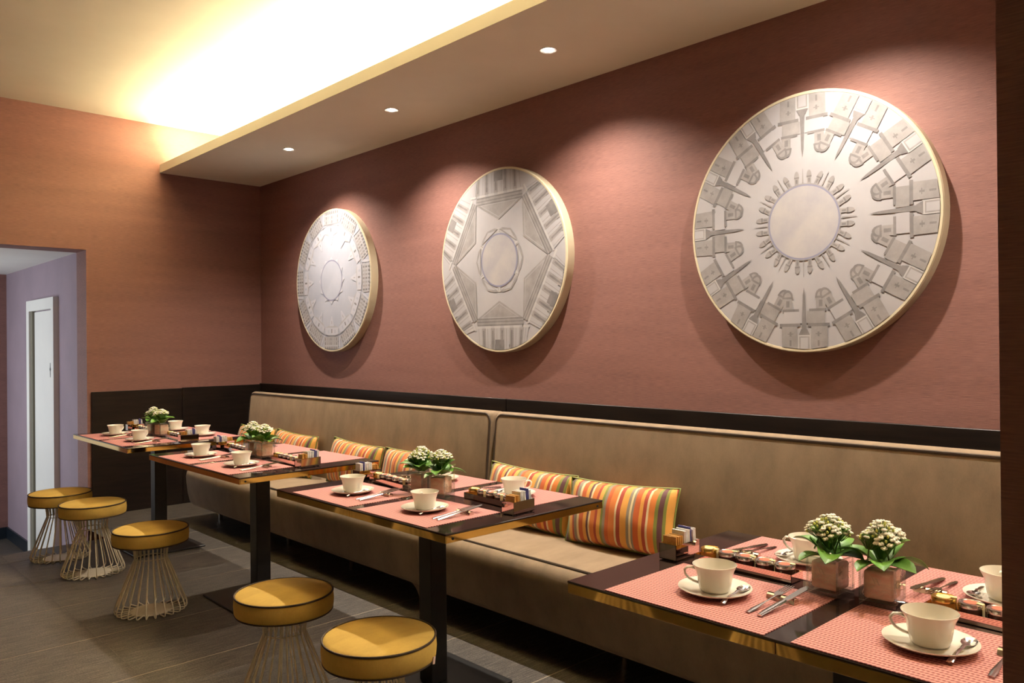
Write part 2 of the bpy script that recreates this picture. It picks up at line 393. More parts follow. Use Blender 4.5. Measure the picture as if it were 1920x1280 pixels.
def picture(y, z, label, kind):
    R = .575; X0 = XW-.062
    t = thing('round_picture', label, 'picture', (X0, y, z), group='round wall pictures above the bench')
    # dished rim + side
    prof = [(R*.972, .004), (R*.976, 0), (R*.992, 0), (R, .006), (R, .062), (R*.9, .062)]
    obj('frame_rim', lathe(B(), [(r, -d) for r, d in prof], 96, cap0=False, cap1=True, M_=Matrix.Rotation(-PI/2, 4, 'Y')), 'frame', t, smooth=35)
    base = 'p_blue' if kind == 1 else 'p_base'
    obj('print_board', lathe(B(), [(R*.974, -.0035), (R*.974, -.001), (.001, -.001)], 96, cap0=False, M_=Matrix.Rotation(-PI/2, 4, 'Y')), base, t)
    A = Art(); S = R
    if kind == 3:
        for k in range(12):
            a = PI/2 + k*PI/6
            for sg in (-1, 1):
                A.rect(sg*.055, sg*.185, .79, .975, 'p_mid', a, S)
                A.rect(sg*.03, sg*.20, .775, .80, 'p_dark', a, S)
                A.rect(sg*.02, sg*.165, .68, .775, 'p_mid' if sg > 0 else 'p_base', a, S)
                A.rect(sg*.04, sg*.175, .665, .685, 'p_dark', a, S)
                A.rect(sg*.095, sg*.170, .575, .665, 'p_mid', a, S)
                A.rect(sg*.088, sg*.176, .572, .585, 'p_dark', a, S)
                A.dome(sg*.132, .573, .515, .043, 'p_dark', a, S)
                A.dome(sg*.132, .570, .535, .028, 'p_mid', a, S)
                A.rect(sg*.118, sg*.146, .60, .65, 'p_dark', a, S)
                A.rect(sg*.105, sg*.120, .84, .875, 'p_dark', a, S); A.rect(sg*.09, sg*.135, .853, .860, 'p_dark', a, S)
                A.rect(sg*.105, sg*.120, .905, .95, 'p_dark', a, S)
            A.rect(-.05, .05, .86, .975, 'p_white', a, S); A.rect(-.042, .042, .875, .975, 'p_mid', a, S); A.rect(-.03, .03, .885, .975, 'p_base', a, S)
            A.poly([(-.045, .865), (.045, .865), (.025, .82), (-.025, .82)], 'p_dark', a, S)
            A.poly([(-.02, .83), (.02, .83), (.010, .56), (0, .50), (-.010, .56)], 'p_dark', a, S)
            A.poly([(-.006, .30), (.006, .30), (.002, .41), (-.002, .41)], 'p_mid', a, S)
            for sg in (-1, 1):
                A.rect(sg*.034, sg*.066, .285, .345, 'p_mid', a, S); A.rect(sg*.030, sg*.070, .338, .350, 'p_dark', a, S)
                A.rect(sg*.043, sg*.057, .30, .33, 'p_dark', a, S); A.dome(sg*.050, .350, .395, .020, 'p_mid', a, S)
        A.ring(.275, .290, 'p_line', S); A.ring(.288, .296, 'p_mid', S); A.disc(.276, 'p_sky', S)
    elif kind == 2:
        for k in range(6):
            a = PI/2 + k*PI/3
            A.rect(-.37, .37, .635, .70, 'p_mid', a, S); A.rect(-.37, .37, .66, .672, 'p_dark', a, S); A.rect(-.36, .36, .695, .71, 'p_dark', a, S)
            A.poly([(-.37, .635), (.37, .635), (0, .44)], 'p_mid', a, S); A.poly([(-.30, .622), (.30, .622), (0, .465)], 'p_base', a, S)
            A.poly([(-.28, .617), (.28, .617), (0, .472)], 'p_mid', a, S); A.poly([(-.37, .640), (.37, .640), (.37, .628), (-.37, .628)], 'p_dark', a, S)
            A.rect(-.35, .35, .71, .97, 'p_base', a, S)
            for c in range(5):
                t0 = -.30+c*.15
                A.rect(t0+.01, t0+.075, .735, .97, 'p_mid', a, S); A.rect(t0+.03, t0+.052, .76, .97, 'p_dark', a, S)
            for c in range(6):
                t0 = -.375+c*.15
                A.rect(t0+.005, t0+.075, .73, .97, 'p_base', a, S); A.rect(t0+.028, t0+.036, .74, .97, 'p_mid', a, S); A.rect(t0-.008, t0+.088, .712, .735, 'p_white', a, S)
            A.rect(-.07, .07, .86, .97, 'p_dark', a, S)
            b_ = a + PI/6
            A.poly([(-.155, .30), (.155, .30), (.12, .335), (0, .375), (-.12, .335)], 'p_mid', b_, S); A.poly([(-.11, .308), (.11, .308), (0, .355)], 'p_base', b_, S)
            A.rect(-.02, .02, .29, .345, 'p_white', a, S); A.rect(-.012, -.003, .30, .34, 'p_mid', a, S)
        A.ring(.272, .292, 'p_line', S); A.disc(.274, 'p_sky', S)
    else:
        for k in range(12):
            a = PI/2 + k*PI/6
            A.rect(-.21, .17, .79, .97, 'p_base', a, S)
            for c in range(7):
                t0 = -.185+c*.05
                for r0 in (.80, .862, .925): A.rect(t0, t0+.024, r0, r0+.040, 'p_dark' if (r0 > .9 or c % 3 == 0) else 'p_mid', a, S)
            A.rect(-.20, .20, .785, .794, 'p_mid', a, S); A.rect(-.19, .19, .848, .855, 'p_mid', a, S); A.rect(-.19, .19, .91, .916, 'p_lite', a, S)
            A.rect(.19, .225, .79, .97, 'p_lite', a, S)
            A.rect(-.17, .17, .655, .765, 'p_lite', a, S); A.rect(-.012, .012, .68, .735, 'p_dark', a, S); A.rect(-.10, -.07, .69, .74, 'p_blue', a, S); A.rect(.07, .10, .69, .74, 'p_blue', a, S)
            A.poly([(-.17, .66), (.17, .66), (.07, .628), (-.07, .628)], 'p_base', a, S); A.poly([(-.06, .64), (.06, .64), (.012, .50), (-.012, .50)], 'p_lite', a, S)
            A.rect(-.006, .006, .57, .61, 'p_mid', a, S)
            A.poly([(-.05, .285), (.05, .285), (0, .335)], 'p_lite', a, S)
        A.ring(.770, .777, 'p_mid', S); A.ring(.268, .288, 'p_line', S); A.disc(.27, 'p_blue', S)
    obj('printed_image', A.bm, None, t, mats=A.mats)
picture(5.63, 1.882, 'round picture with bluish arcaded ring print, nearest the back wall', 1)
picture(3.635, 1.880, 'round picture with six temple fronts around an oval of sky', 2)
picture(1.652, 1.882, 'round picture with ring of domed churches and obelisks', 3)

# ================================================================== BENCHES
def bench(y0, y1, label, legs, bracket=None):
    t = thing('upholstered_bench', label, 'bench', (0, (y0+y1)/2, 0), group='taupe suede benches along the wall'); h = (y1-y0)/2
    prof = [(2.462,.12),(2.435,.15),(2.418,.22),(2.408,.30),(2.405,.35),(2.412,.385),(2.428,.408),(2.455,.420),(2.52,.426),(2.75,.428),(2.99,.424),(3.03,.40),(3.03,.12)]
    obj('seat', prism(B(), prof, 'y', -h, h), 'suede', t, smooth=50)
    obj('seat_piping', tube(B(), [(2.452, -h+.012, .419), (2.445, 0, .420), (2.452, h-.012, .419)], .0055, 6), 'suede_dark', t)
    # backrest: thick rounded slab leaning back
    bm = B(); Hh, th = .60, .13
    box(bm, 0, th, -h+.006, h-.006, 0, Hh, bev=.035, seg=4)
    lean = math.radians(5.6)
    bk = obj('backrest', bm, 'suede', t, (2.872, 0, .392), (0, lean, 0), smooth=50)
    pts = [(.004, a, b+Hh/2) for a, b in rrect(2*h-.05, Hh-.035, .045, 6)]
    obj('backrest_piping', tube(B(), pts, .006, 6, True), 'suede_dark', bk)
    for ly in legs:
        obj('leg', lathe(B(), [(.016, 0), (.016, .12)], 12), 'chrome', t, (2.615, ly-(y0+y1)/2, 0), smooth=40)
        obj('leg', lathe(B(), [(.016, 0), (.016, .12)], 12), 'chrome', t, (2.97, ly-(y0+y1)/2, 0), smooth=40)
    if bracket:          # apron runs down to the floor here, with a curved shoulder
        q = bracket-(y0+y1)/2; pl = [(q-.048, 0), (q, 0)]+[(q+.10*(1-math.cos(PI/2*i/8)), .121*math.sin(PI/2*i/8)) for i in range(1, 9)]+[(q-.048, .121)]
        obj('apron_foot', prism(B(), pl, 'x', 2.462, 2.52), 'suede', t, smooth=40)
    return t
bench(3.25, 6.25, 'taupe suede bench ending beside the back wall', (6.1, 4.99, 4.2), 3.30)
bench(-1.2, 3.2485, 'taupe suede bench running behind the purple pier', (2.09, .6, -.9))

# ------------------------------------------------------------------ cushions
def cushion_mesh(w_, h_, th):
    bm = B(); n, m = 22, 14; top = []; bot = []
    for i in range(n+1):
        ra, rb = [], []
        for j in range(m+1):
            u, v = -1+2*i/n, -1+2*j/m
            ins = .06*(1-abs(u)**2)*abs(v)**6, .05*(1-abs(v)**2)*abs(u)**6
            x = u*(w_/2)*(1-ins[1]*1.0); z = v*(h_/2)*(1-ins[0]*1.3)
            d = th/2*((1-abs(u)**2.6)*(1-abs(v)**2.6))**.55*(1+.06*math.sin(5*u+3*v)*math.cos(4*v))
            ra.append(bm.verts.new((x, -d, z))); rb.append(ra[-1] if (i in (0, n) or j in (0, m)) else bm.verts.new((x, d, z)))
        top.append(ra); bot.append(rb)
    for i in range(n):
        for j in range(m):
            for g in (top, bot):
                f = bm.faces.new((g[i][j], g[i+1][j], g[i+1][j+1], g[i][j+1])); f.smooth = True
    edge = [top[i][0].co.copy() for i in range(n+1)] + [top[n][j].co.copy() for j in range(1, m+1)] + [top[i][m].co.copy() for i in range(n-1, -1, -1)] + [top[0][j].co.copy() for j in range(m-1, 0, -1)]
    return bm, edge
cbm, cedge = cushion_mesh(.60, .30, .15)
def cushion(y, label, tilt=10, dx=0, roll=0, yawd=0):
    t = thing('striped_cushion', label, 'cushion', (2.814+dx, y, .4285+.150), (0, 0, 0), group='striped cushions on the benches')
    global cush_me, cpipe_me
    if cush_me is None:
        o = obj('cushion_cover', cbm, 'stripes', t); cush_me = o.data
        p = obj('piping', tube(B(), cedge, .0045, 6, True), 'greenpipe', t, smooth=60); cpipe_me = p.data
    else: o = obj('cushion_cover', cush_me, None, t); p = obj('piping', cpipe_me, None, t)
    # mesh faces -Y; turn it to face -X and lean back onto the backrest
    t.rotation_euler = (Matrix.Rotation(math.radians(yawd), 3, 'Z') @ Matrix.Rotation(math.radians(tilt), 3, 'Y') @ Matrix.Rotation(math.radians(roll), 3, 'X') @ Matrix.Rotation(-PI/2, 3, 'Z')).to_euler()
    return t
cush_me = cpipe_me = None
cushion(5.915, 'orange striped cushion at the bench end beside the back wall', 11)
cushion(5.29, 'orange striped cushion behind the second table from the back wall', 11, 0, 1.5)
cushion(4.475, 'orange striped cushion leaning left of its twin in the middle of the long bench', 12, -.004, 2)
cushion(3.865, 'orange striped cushion behind the potted flowers of the third table', 11, 0, -2, -3)
cushion(2.865, 'orange striped cushion tucked behind the wide cushion and the white cup', 12, .004, 1.5, 2)
cushion(2.265, 'orange striped cushion in full view on the bench beside the fourth table', 13, -.012, -1.5, 2)

# ================================================================== TABLES
TB = [(1.969, 5.592, .762, 1.13), (1.966, 4.076, .760, 1.16), (1.959, 2.544, .770, 1.135), (1.863, .803, .760, 1.136)]
TN = ['first table from back wall', 'second table from back wall', 'third table from back wall', 'fourth table from back wall']
for k, (cx, cy, w_, l_) in enumerate(TB):
    t = thing('dining_table', 'dark glass-topped table with gold edge, ' + ['next to the back wall', 'second from the back wall', 'third from the back wall', 'fourth from the back wall, beside the pier'][k], 'table', (cx, cy, 0), group='gold-edged tables in a row')
    a, b_ = w_/2, l_/2
    obj('table_top', box(B(), -a, a, -b_, b_, ZT-.006, ZT, bev=.0015, seg=1), 'glass_top', t)
    e = obj('table_core', box(B(), -a+.006, a-.006, -b_+.006, b_-.006, ZT-.030, ZT-.006), 'blackmetal', t)
    for sx in (-1, 1):
        for sy in (-1, 1):     # two band pieces on each long side, meeting in a seam
            y0, y1 = (0.0008, b_-.001) if sy > 0 else (-b_+.001, -.0008)
            obj('edge_band', box(B(), min(sx*(a-.006), sx*(a-.001)), max(sx*(a-.006), sx*(a-.001)), y0, y1, ZT-.031, ZT-.006, bev=.0008, seg=1), 'gold', t)
    for sy in (-1, 1):
        bnd = obj('edge_band', box(B(), -a+.006, a-.006, min(sy*(b_-.006), sy*(b_-.001)), max(sy*(b_-.006), sy*(b_-.001)), ZT-.031, ZT-.006, bev=.0008, seg=1), 'gold', t)
        for sx in (-1, 1):
            obj('screw', lathe(B(), [(.0045, 0), (.0045, .0014), (.002, .002)], 12, M_=Matrix.Rotation(-sy*PI/2, 4, 'X')), 'blackmetal', bnd, (sx*(a-.03), sy*(b_-.001), ZT-.019), smooth=40)
    obj('post', box(B(), -.04, .04, -.04, .04, .012, ZT-.030, bev=.003, seg=1), 'blackmetal', t)
    obj('base_plate', box(B(), -.225, .225, -.225, .225, 0, .012, bev=.003, seg=1), 'blackmetal', t)

# ------------------------------------------------------------------ prototypes of the tableware (built once, meshes shared)
def mesh_of(bm, mats, smooth=None, name='m'):
    me = bpy.data.meshes.new(name); bmesh.ops.recalc_face_normals(bm, faces=bm.faces); bm.to_mesh(me); bm.free()
    for m in mats: me.materials.append(MT[m])
    if smooth is not None:
        for p in me.polygons: p.use_smooth = True
        me.set_sharp_from_angle(angle=math.radians(smooth))
    return me
ME = {}
ME['mat'] = mesh_of(box(B(), -.166, .166, -.211, .211, 0, .0016), ['mat'])
ME['saucer'] = mesh_of(lathe(B(), [(.032, 0), (.034, .002), (.060, .004), (.084, .0135), (.0865, .0155), (.0865, .0168), (.084, .0165), (.060, .0075), (.040, .0055), (.036, .0062), (.001, .0062)], 48, cap0=True), ['china'], 50)
cup_prof = [(.026, .0), (.033, .001), (.0358, .005), (.0385, .014), (.0405, .026), (.0422, .038), (.0455, .050), (.0503, .059), (.0520, .0635), (.0512, .0640), (.0493, .0600), (.0440, .050), (.0408, .038), (.039, .026), (.037, .014), (.033, .008), (.001, .0065)]
ME['cup'] = mesh_of(lathe(B(), cup_prof, 48), ['china'], 60)
hp = [(.042, 0, .048), (.052, 0, .0535), (.064, 0, .053), (.0705, 0, .046), (.069, 0, .036), (.061, 0, .027), (.050, 0, .021), (.038, 0, .017)]
ME['handle'] = mesh_of(tube(B(), hp, .0042, 8, flat=[(1.3, .75)]*8), ['china'], 60)
def spoon_bm():
    bm = B(); L_ = .128
    pts, rr, fl = [], [], []
    for i in range(9):
        u = i/8; pts.append((-.064+u*.085, 0, .003+.010*math.sin(u*PI)*.6+ (.004 if u > .8 else 0))); rr.append(.0028 if u > .2 else .0042); fl.append((1.3 if u > .25 else 1.5, .45))
    tube(bm, pts, rr, 8, flat=fl)
    n, m = 12, 5; ctr = (.041, 0, .0065)
    rings = []
    for j in range(m+1):
        q = j/m
        rings.append([bm.verts.new((ctr[0]+.022*q*math.cos(2*PI*i/n), .0145*q*math.sin(2*PI*i/n), ctr[2]-.006*(1-q*q))) for i in range(n)] if j else [bm.verts.new((ctr[0], 0, ctr[2]-.006))])
    low = [[bm.verts.new((v.co.x, v.co.y, v.co.z-.0012)) for v in r] for r in rings]
    for g in (rings, low):
        for i in range(n):
            bm.faces.new((g[0][0], g[1][i], g[1][(i+1) % n]))
            for a_, c_ in zip(g[1:-1], g[2:]): bm.faces.new((a_[i], c_[i], c_[(i+1) % n], a_[(i+1) % n]))
    for i in range(n): bm.faces.new((rings[-1][i], low[-1][i], low[-1][(i+1) % n], rings[-1][(i+1) % n]))
    return bm
ME['spoon'] = mesh_of(spoon_bm(), ['steel'], 60)
def fork_bm():     # along +X, handle at -X; origin at handle end
    bm = B(); pts, rr, fl = [], [], []
    for i in range(12):
        u = i/11; pts.append((u*.125, 0, .0015)); rr.append(.006 if u < .15 else (.0075-.005*min(1, (u-.15)/.5))); fl.append((1.0, .28))
    tube(bm, pts, rr, 8, flat=fl)
    prism(bm, [(.120, -.003), (.132, -.009), (.146, -.0105), (.146, .0105), (.132, .009), (.120, .003)], 'z', .0005, .0025)
    for k in range(4):
        y = -.0087+k*.0058
        prism(bm, [(.145, y-.0015), (.192, y-.0009), (.192, y+.0009), (.145, y+.0015)], 'z', .0005, .0024)
    return bm
ME['fork'] = mesh_of(fork_bm(), ['steel'], 40)
def knife_bm():
    bm = B(); pts, rr, fl = [], [], []
    for i in range(10):
        u = i/9; pts.append((u*.105, 0, .003)); rr.append(.0065+.0018*math.sin(u*PI)); fl.append((1.0, .42))
    tube(bm, pts, rr, 8, flat=fl)
    prism(bm, [(.103, -.006), (.120, -.0085), (.190, -.0095), (.208, -.004), (.210, .004), (.190, .0075), (.103, .006)], 'z', .0018, .0038)
    return bm
ME['knife'] = mesh_of(knife_bm(), ['steel'], 40)
ME['rest'] = mesh_of(prism(B(), [(-.011, 0), (.011, 0), (.0085, .010), (.0045, .0125), (-.0045, .0125), (-.0085, .010)], 'y', -.036, .036), ['chrome'], 30)
# condiment things
def caddy_bm():
    bm = B(); w2, l2, h, t = .028, .056, .046, .0015
    box(bm, -w2, w2, -l2, l2, .003, .005); box(bm, -w2, -w2+t, -l2, l2, .003, h); box(bm, w2-t, w2, -l2, l2, .003, h); box(bm, -w2, w2, -l2, -l2+t, .003, h); box(bm, -w2, w2, l2-t, l2, .003, h)
    return bm
ME['caddy'] = mesh_of(caddy_bm(), ['chrome'])
ME['caddy_foot'] = mesh_of(lathe(B(), [(.006, 0), (.006, .003)], 10), ['blackmetal'])
def tray_bm():
    bm = B(); w2, l2, h, t = .029, .143, .021, .0015
    box(bm, -w2, w2, -l2, l2, .0, .002); box(bm, -w2, -w2+t, -l2, l2, 0, h); box(bm, w2-t, w2, -l2, l2, 0, h); box(bm, -w2, w2, -l2, -l2+t, 0, h); box(bm, -w2, w2, l2-t, l2, 0, h)
    return bm
ME['tray'] = mesh_of(tray_bm(), ['copper'])
def jar_parts(kind):
    body = mesh_of(lathe(B(), [(.018, 0), (.0225, .002), (.024, .008), (.024, .022), (.0215, .027)], 20), ['honey' if kind else 'jam'], 50)
    lid = mesh_of(lathe(B(), [(.0245, .0255), (.0252, .0262), (.0252, .0345), (.0240, .036), (.0215, .0362), (.0205, .0352), (.001, .0352)], 24), ['brasslid' if kind else 'silverlid'], 40)
    pr = mesh_of(lathe(B(), [(.015, .0354), (.0148, .0357), (.001, .0357)], 20), ['label' if kind else 'redprint'])
    return body, lid, pr
ME['jar0'], ME['jar1'] = jar_parts(0), jar_parts(1)
ME['jarlabel'] = mesh_of(prism(B(), [(.0244, .004), (.0256, .004), (.0256, .0365), (.012, .0374), (.012, .0366), (.0246, .0358)], 'x', -.0055, .0055), ['label'])
def sachet_me(mt, h, w2):
    bm = B(); prism(bm, [(-w2, 0), (w2, 0), (w2*1.04, h*.5), (w2*.97, h*.93), (w2, h), (-w2, h), (-w2*.97, h*.93), (-w2*1.04, h*.5)], 'y', -.0017, .0017)
    return mesh_of(bm, [mt])
ME['white'] = sachet_me('paper', .071, .0215); ME['brown'] = sachet_me('brownpaper', .060, .0215); ME['blue'] = sachet_me('bluepaper', .077, .0205)
# plants
def leaf_me(Ln, W, curl):
    bm = B(); n, m = 8, 4; g = []
    for i in range(n+1):
        u = i/n; wd = W*(math.sin(PI*min(1, u*.97+.03))**.6)*(1-.12*u)*(1+.05*math.sin(u*26)); row = []
        for j in range(m+1):
            v = -1+2*j/m
            row.append(bm.verts.new((u*Ln, v*wd/2, .35*abs(v)**1.6*wd/2 + curl*math.sin(u*PI*.9)*Ln*.3 - .10*Ln*u*u)))
        g.append(row)
    fs = [bm.faces.new((g[i][j], g[i+1][j], g[i+1][j+1], g[i][j+1])) for i in range(n) for j in range(m)]
    r = bmesh.ops.extrude_face_region(bm, geom=fs); bmesh.ops.translate(bm, verts=[v for v in r['geom'] if isinstance(v, bmesh.types.BMVert)], vec=(0, 0, .0012))
    return mesh_of(bm, ['leaf'], 60)
LEAF = [leaf_me(.088, .060, .5), leaf_me(.074, .052, .3), leaf_me(.062, .042, .8)]
def head_me(seed, n=22, R_=.026):
    r_ = random.Random(seed); bm = B()
    tube(bm, [(0, 0, -.055), (r_.uniform(-.003, .003), r_.uniform(-.003, .003), -.02), (0, 0, 0)], .0020, 6, mi=2)
    for k in range(n):
        a = k*2.399; q = math.sqrt((k+.5)/n); x, y = R_*q*math.cos(a), R_*q*math.sin(a); z = .020*(1-q*q)+r_.uniform(-.002, .002)
        tube(bm, [(x*.25, y*.25, -.018), (x, y, z)], .0009, 4, mi=2, cap=False)
        if r_.random() < .68:
            for p in range(4):
                b = a+p*PI/2; ball(bm, (x+.0036*math.cos(b), y+.0036*math.sin(b), z+.002), .0042, 0, 5, 3, .7)
            ball(bm, (x, y, z+.0025), .0015, 1, 5, 3)
        else: ball(bm, (x, y, z+.001), .0030, 1, 6, 4, 1.4)
    return mesh_of(bm, ['petal', 'bud', 'stem'])
HEAD = [head_me(1), head_me(2, 18, .021), head_me(3, 26, .028)]
V = .040; VH = .090
bm = B(); t_ = .0035
for a_ in (0, 1, 2, 3):
    q = B(); box(q, V-t_, V, -V, V-t_, .014, VH); me = bpy.data.meshes.new('q'); q.to_mesh(me); q.free()
    bmesh.ops.transform(bm, matrix=Matrix.Identity(4), verts=[]); tmp = B(); tmp.from_mesh(me); bmesh.ops.rotate(tmp, cent=(0,0,0), matrix=Matrix.Rotation(a_*PI/2, 3, 'Z'), verts=tmp.verts)
    me2 = bpy.data.meshes.new('q2'); tmp.to_mesh(me2); tmp.free(); bm.from_mesh(me2)
ME['vase'] = mesh_of(bm, ['glass'])
MT['baseglass'] = m_glass_thin('thick_base_glass', (.86, .92, .90), .22)
ME['vase_base'] = mesh_of(box(B(), -V, V, -V, V, 0, .014, bev=.002), ['baseglass'])
ME['fill'] = mesh_of(box(B(), -V+.0075, V-.0075, -V+.0075, V-.0075, .0145, VH-.010, bev=.008, seg=3), ['sisal'], 50)
bm = B()
for sx in (-1, 1):
    for sy in (-1, 1): box(bm, sx*V-.0022*(1+sx), sx*V+.0022*(1-sx), sy*V-.0022*(1+sy), sy*V+.0022*(1-sy), .014, VH)
for sx in (-1, 1):
    box(bm, sx*V-.0018*(1+sx), sx*V+.0018*(1-sx), -V+.0044, V-.0044, VH-.002, VH+.0006); box(bm, -V+.0044, V-.0044, sx*V-.0018*(1+sx), sx*V+.0018*(1-sx), VH-.002, VH+.0006)
ME['vase_edge'] = mesh_of(bm, ['baseglass'])
bm = B(); r_ = random.Random(5)
for k in range(70):
    f_ = r_.randrange(4); u0, z0 = r_.uniform(-.03, .03), r_.uniform(.02, .07); an = r_.uniform(-.9, .9); Ls = r_.uniform(.012, .03); cv = r_.uniform(-.01, .01)
    pts = []
    for i in range(4):
        s = i/3-.5; u = max(-.034, min(.034, u0+s*Ls*math.cos(an))); z = max(.017, min(.077, z0+s*Ls*math.sin(an)+cv*(1-4*s*s)))
        d = V-.0068; x, y = [(d, u), (u, d), (-d, u), (u, -d)][f_]; pts.append((x, y, z))
    tube(bm, pts, .0006, 3, cap=False)
ME['strand'] = mesh_of(bm, ['sisal2'])
def plant(x, y, rz, seed, label, group):
    r_ = random.Random(seed); t = thing('potted_kalanchoe', label, 'potted plant', (x, y, ZT), (0, 0, rz), group)
    obj('glass_vase', ME['vase'], None, t); obj('vase_base', ME['vase_base'], None, t); obj('vase_edges', ME['vase_edge'], None, t)
    f = obj('sisal_filling', ME['fill'], None, t); s = obj('sisal_strands', ME['strand'], None, f); s['kind'] = 'stuff'
    for k in range(7):
        a = 2*PI*k/7+r_.uniform(-.25, .25)
        obj('leaf', LEAF[k % 2], None, t, (.012*math.cos(a), .012*math.sin(a), VH-.004+r_.uniform(0, .006)), (r_.uniform(-.25, .25), math.radians(r_.uniform(-28, 2)), a))
    for k in range(6):
        a = 2*PI*(k+.5)/6+r_.uniform(-.3, .3)
        obj('leaf', LEAF[1+k % 2], None, t, (.006*math.cos(a), .006*math.sin(a), VH+.006+r_.uniform(0, .012)), (r_.uniform(-.3, .3), math.radians(r_.uniform(-62, -32)), a))
    for k in range(6):
        a = 2*PI*k/5+r_.uniform(-.3, .3); q = 0 if k == 5 else .027
        obj('flower_head', HEAD[k % 3], None, t, (q*math.cos(a), q*math.sin(a), VH+(.076 if k == 5 else .057)+r_.uniform(-.006, .008)), (-.55*q/.027*math.sin(a)*.6, .55*q/.027*math.cos(a)*.6, r_.uniform(0, 6)))
    return t

# ------------------------------------------------------------------ lay the tables
def setting(k, cx, cy, side, end, cup=True, cutlery=True, hang=None):
    """side -1 = stool side, +1 = bench side; end +1 = towards the back wall"""
    TNk = TN[k]
    sname = 'stool' if side < 0 else 'bench'; ename = 'far' if end > 0 else 'near'
    where = f'{sname} side, {"back-wall" if end > 0 else "pier"} end, {TNk}'
    rz = 0 if side < 0 else PI          # diner on the stool side faces +X
    mx, my = cx+side*.2095, cy+(.238 if end > 0 else -.242)
    Mr = Matrix.Rotation(rz, 3, 'Z')
    def P(dx, dy, dz): v = Mr @ Vector((dx, dy, 0)); return (mx+v.x, my+v.y, ZT+dz)
    jr = random.Random(k*17+side*5+end*3); j = lambda s: jr.uniform(-s, s)
    o = tag(obj('placemat', ME['mat'], None, None, (mx, my, ZT), (0, 0, rz+j(.006))), 'pink woven placemat, '+where, 'placemat', 'pink woven placemats'); zm = .0016
    if cup:
        px, py = .002+j(.008), .016+j(.01)
        tag(obj('saucer', ME['saucer'], None, None, P(px, py, zm)), 'white saucer, '+where, 'saucer', 'white saucers')
        if hang is None: hang = math.radians(130)
        c = tag(obj('teacup', ME['cup'], None, None, P(px, py, zm+.0062), (0, 0, hang)), 'white teacup, '+where, 'cup', 'white teacups')
        obj('handle', ME['handle'], None, c)
        tag(obj('teaspoon', ME['spoon'], None, None, P(px-.006, py-.0585, zm+.0078), (0, math.radians(-4), rz+j(.12))), 'steel teaspoon on the saucer, '+where, 'spoon', 'teaspoons on the saucers')
    if cutlery:
        tilt = -math.atan(.0125/.135); ky = -.150+j(.006); ka = rz+j(.05)
        tag(obj('cutlery_rest', ME['rest'], None, None, P(.062, ky+.018, zm), (0, 0, rz+j(.08))), 'small chrome cutlery rest, '+where, 'cutlery rest', 'chrome cutlery rests')
        tag(obj('table_knife', ME['knife'], None, None, P(-.075, ky, zm+.0005), (0, tilt, ka)), 'steel knife on its rest, '+where, 'knife', 'table knives')
        tag(obj('table_fork', ME['fork'], None, None, P(-.072, ky+.030, zm+.0005), (0, tilt, ka+j(.05))), 'steel fork on its rest, '+where, 'fork', 'table forks')
def condiments(k, cx, cy, end):
    TNk = TN[k]; where = f'{"back-wall" if end > 0 else "pier"} end, {TNk}'
    jr = random.Random(k*31+end*7); j = lambda s: jr.uniform(-s, s)
    x0, y0 = cx+.012+j(.008), cy+end*.495
    rz = PI/2 + j(.08)
    c = tag(obj('sachet_caddy', ME['caddy'], None, None, (x0, y0, ZT), (0, 0, rz)), 'mirror metal sachet caddy, '+where, 'caddy', 'mirror sachet caddies')
    for sx in (-1, 1):
        for sy in (-1, 1): obj('foot', ME['caddy_foot'], None, c, (sx*.020, sy*.046, 0))
    Mr = Matrix.Rotation(rz, 3, 'Z')
    seq = ['brown']*4+['white']*7; seq[8] = 'blue'
    if end > 0 and k in (1, 2): seq = seq[::-1]
    for i, s in enumerate(seq):
        v = Mr @ Vector((j(.002), .045-i*.0092, 0))
        lab = {'brown': 'brown sugar sachet standing in the caddy, ', 'white': 'white sachet standing in the caddy, ', 'blue': 'dark blue sachet standing in the caddy, '}[s]+where
        tag(obj('sugar_sachet', ME[s], None, None, (x0+v.x, y0+v.y, ZT+.0055), (math.radians(j(4)), 0, rz+j(.05))), lab, 'sachet', f'{s} sachets in the caddy, '+where)
    # jar tray
    tx, ty = cx+(.062 if (k == 2 and end < 0) else .014)+j(.006), cy+end*.295; tr = j(.05)-.06
    tag(obj('jar_tray', ME['tray'], None, None, (tx, ty, ZT+.0018), (0, 0, tr)), 'rose mirror tray holding five jam jars, '+where, 'tray', 'mirror jar trays')
    Mr = Matrix.Rotation(tr, 3, 'Z')
    for i in range(5):
        v = Mr @ Vector((0, .110-i*.055, 0)); kind = 1 if i == 0 else 0
        n = 'gold-lidded honey jar' if kind else ['', 'silver-lidded jam jar beside the honey', 'silver-lidded jam jar in the middle', 'silver-lidded jam jar, fourth in the row', 'silver-lidded jam jar at the tray end'][i]
        t = thing('jam_jar', n+', '+where, 'jar', (tx+v.x, ty+v.y, ZT+.0040), (0, 0, j(3)), 'small jam and honey jars')
        b_, l_, p_ = ME['jar1'] if kind else ME['jar0']
        obj('jar_body', b_, None, t); ld = obj('lid', l_, None, t); obj('lid_print', p_, None, ld)
        obj('paper_label', ME['jarlabel'], None, t, (0, 0, 0), (0, 0, -t.rotation_euler.z+PI+j(.9)))
Rang = math.atan2(Rv.y, Rv.x)       # direction of the picture's right in the floor plane
HANG = {(3,-1,1): Rang+PI-.25, (3,-1,-1): Rang+PI-.35, (3,1,1): Rang+PI*.75, (3,1,-1): Rang+1.2, (2,-1,1): Rang+PI-.75, (2,-1,-1): Rang+PI*.62, (2,1,-1): Rang+.12, (2,1,1): Rang+.6}
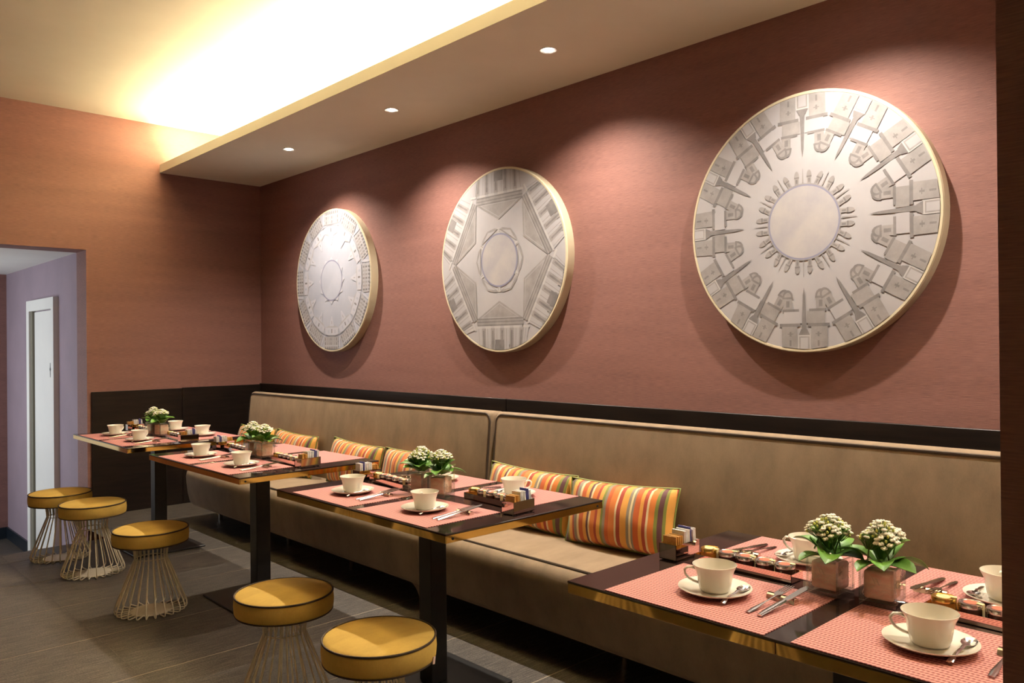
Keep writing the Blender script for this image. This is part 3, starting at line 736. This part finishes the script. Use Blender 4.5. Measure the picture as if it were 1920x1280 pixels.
for k, (cx, cy, w_, l_) in enumerate(TB):
    for side in (-1, 1):
        for end in (1, -1):
            bare = (k == 1 and side == 1)
            setting(k, cx, cy, side, end, cup=not bare, cutlery=not (bare and end < 0), hang=HANG.get((k, side, end), Rang+PI*.5+side*.3))
    for end in (1, -1): condiments(k, cx, cy, end)
    for s, dy in ((0, .055), (1, -.062)):
        plant(cx-.012+.01*s, cy+dy, [.12, -.1, .2, -.06][k]+s*.16, k*2+s+11, f'white-flowered kalanchoe in glass cube, {"pier" if s else "back-wall"} side of pair, {TN[k]}', 'potted kalanchoes')

# ================================================================== STOOLS
SR = .182
ME['seat'] = mesh_of(lathe(B(), [(.02, .354), (SR-.010, .354), (SR-.003, .358), (SR, .366), (SR+.002, .39), (SR, .415), (SR-.004, .424), (SR-.018, .430), (SR*.6, .436), (.001, .438)], 56), ['mustard'], 60)
ME['pipe'] = mesh_of(tube(B(), [((SR-.002)*math.cos(2*PI*i/56), (SR-.002)*math.sin(2*PI*i/56), .424) for i in range(56)], .0038, 6, True), ['suede_dark'], 60)
ME['pipe2'] = mesh_of(tube(B(), [((SR-.004)*math.cos(2*PI*i/56), (SR-.004)*math.sin(2*PI*i/56), .357) for i in range(56)], .0036, 6, True), ['suede_dark'], 60)
wp = [(.086, 0, .352), (.080, 0, .31), (.0765, 0, .275), (.088, 0, .245), (.168, 0, .040), (.172, 0, .022), (.168, 0, .010), (.156, 0, .005), (.09, 0, .005)]
ME['rod'] = mesh_of(tube(B(), wp, .0035, 6), ['wire'], 70)
ME['neck'] = mesh_of(tube(B(), [(.0735*math.cos(2*PI*i/36), .0735*math.sin(2*PI*i/36), .275) for i in range(36)], .0026, 6, True), ['wire'], 70)
ME['foot'] = mesh_of(lathe(B(), [(.100, .001), (.102, .004), (.100, .007), (.001, .007)], 40), ['wire'], 40)
ME['under'] = mesh_of(lathe(B(), [(.10, .350), (.10, .355)], 32), ['blackmetal'])
bm = B(); box(bm, -.008, .008, -.0012, .0012, -.010, .012); ME['caretag'] = mesh_of(bm, ['tag'])
def stool(x, y, label, rz=0, care=False):
    t = thing('wire_stool', label, 'stool', (x, y, 0), (0, 0, rz), 'mustard wire-cage stools')
    s = obj('seat', ME['seat'], None, t); obj('piping', ME['pipe'], None, s); obj('piping', ME['pipe2'], None, s); obj('seat_plate', ME['under'], None, s)
    if care: obj('care_tag', ME['caretag'], None, s, ((SR+.004)*math.cos(care), (SR+.004)*math.sin(care), .362), (0, .3, care+PI/2))
    obj('neck_ring', ME['neck'], None, t); obj('foot_plate', ME['foot'], None, t)
    for i in range(24): obj('wire_rod', ME['rod'], None, t, (0, 0, 0), (0, 0, 2*PI*i/24))
stool(1.405, 5.745, 'mustard velvet stool on a cream wire cage, nearest the passage opening')
stool(1.450, 5.215, 'mustard velvet stool on a cream wire cage, second from the passage opening', .1)
stool(1.458, 4.262, 'mustard velvet stool on a cream wire cage, third from the passage opening', .05)
stool(1.440, 2.790, 'mustard velvet stool on a cream wire cage, fourth from the passage opening', .13)
stool(1.438, 2.150, 'mustard velvet stool on a cream wire cage with a pink care tag', .02, Rang-.28)
for x, y in ((.10, .85), (.12, 1.6), (.12, 2.3), (.13, 4.15), (.13, 4.85)): stool(x, y, 'mustard velvet stool on a cream wire cage, facing the other row', .2)
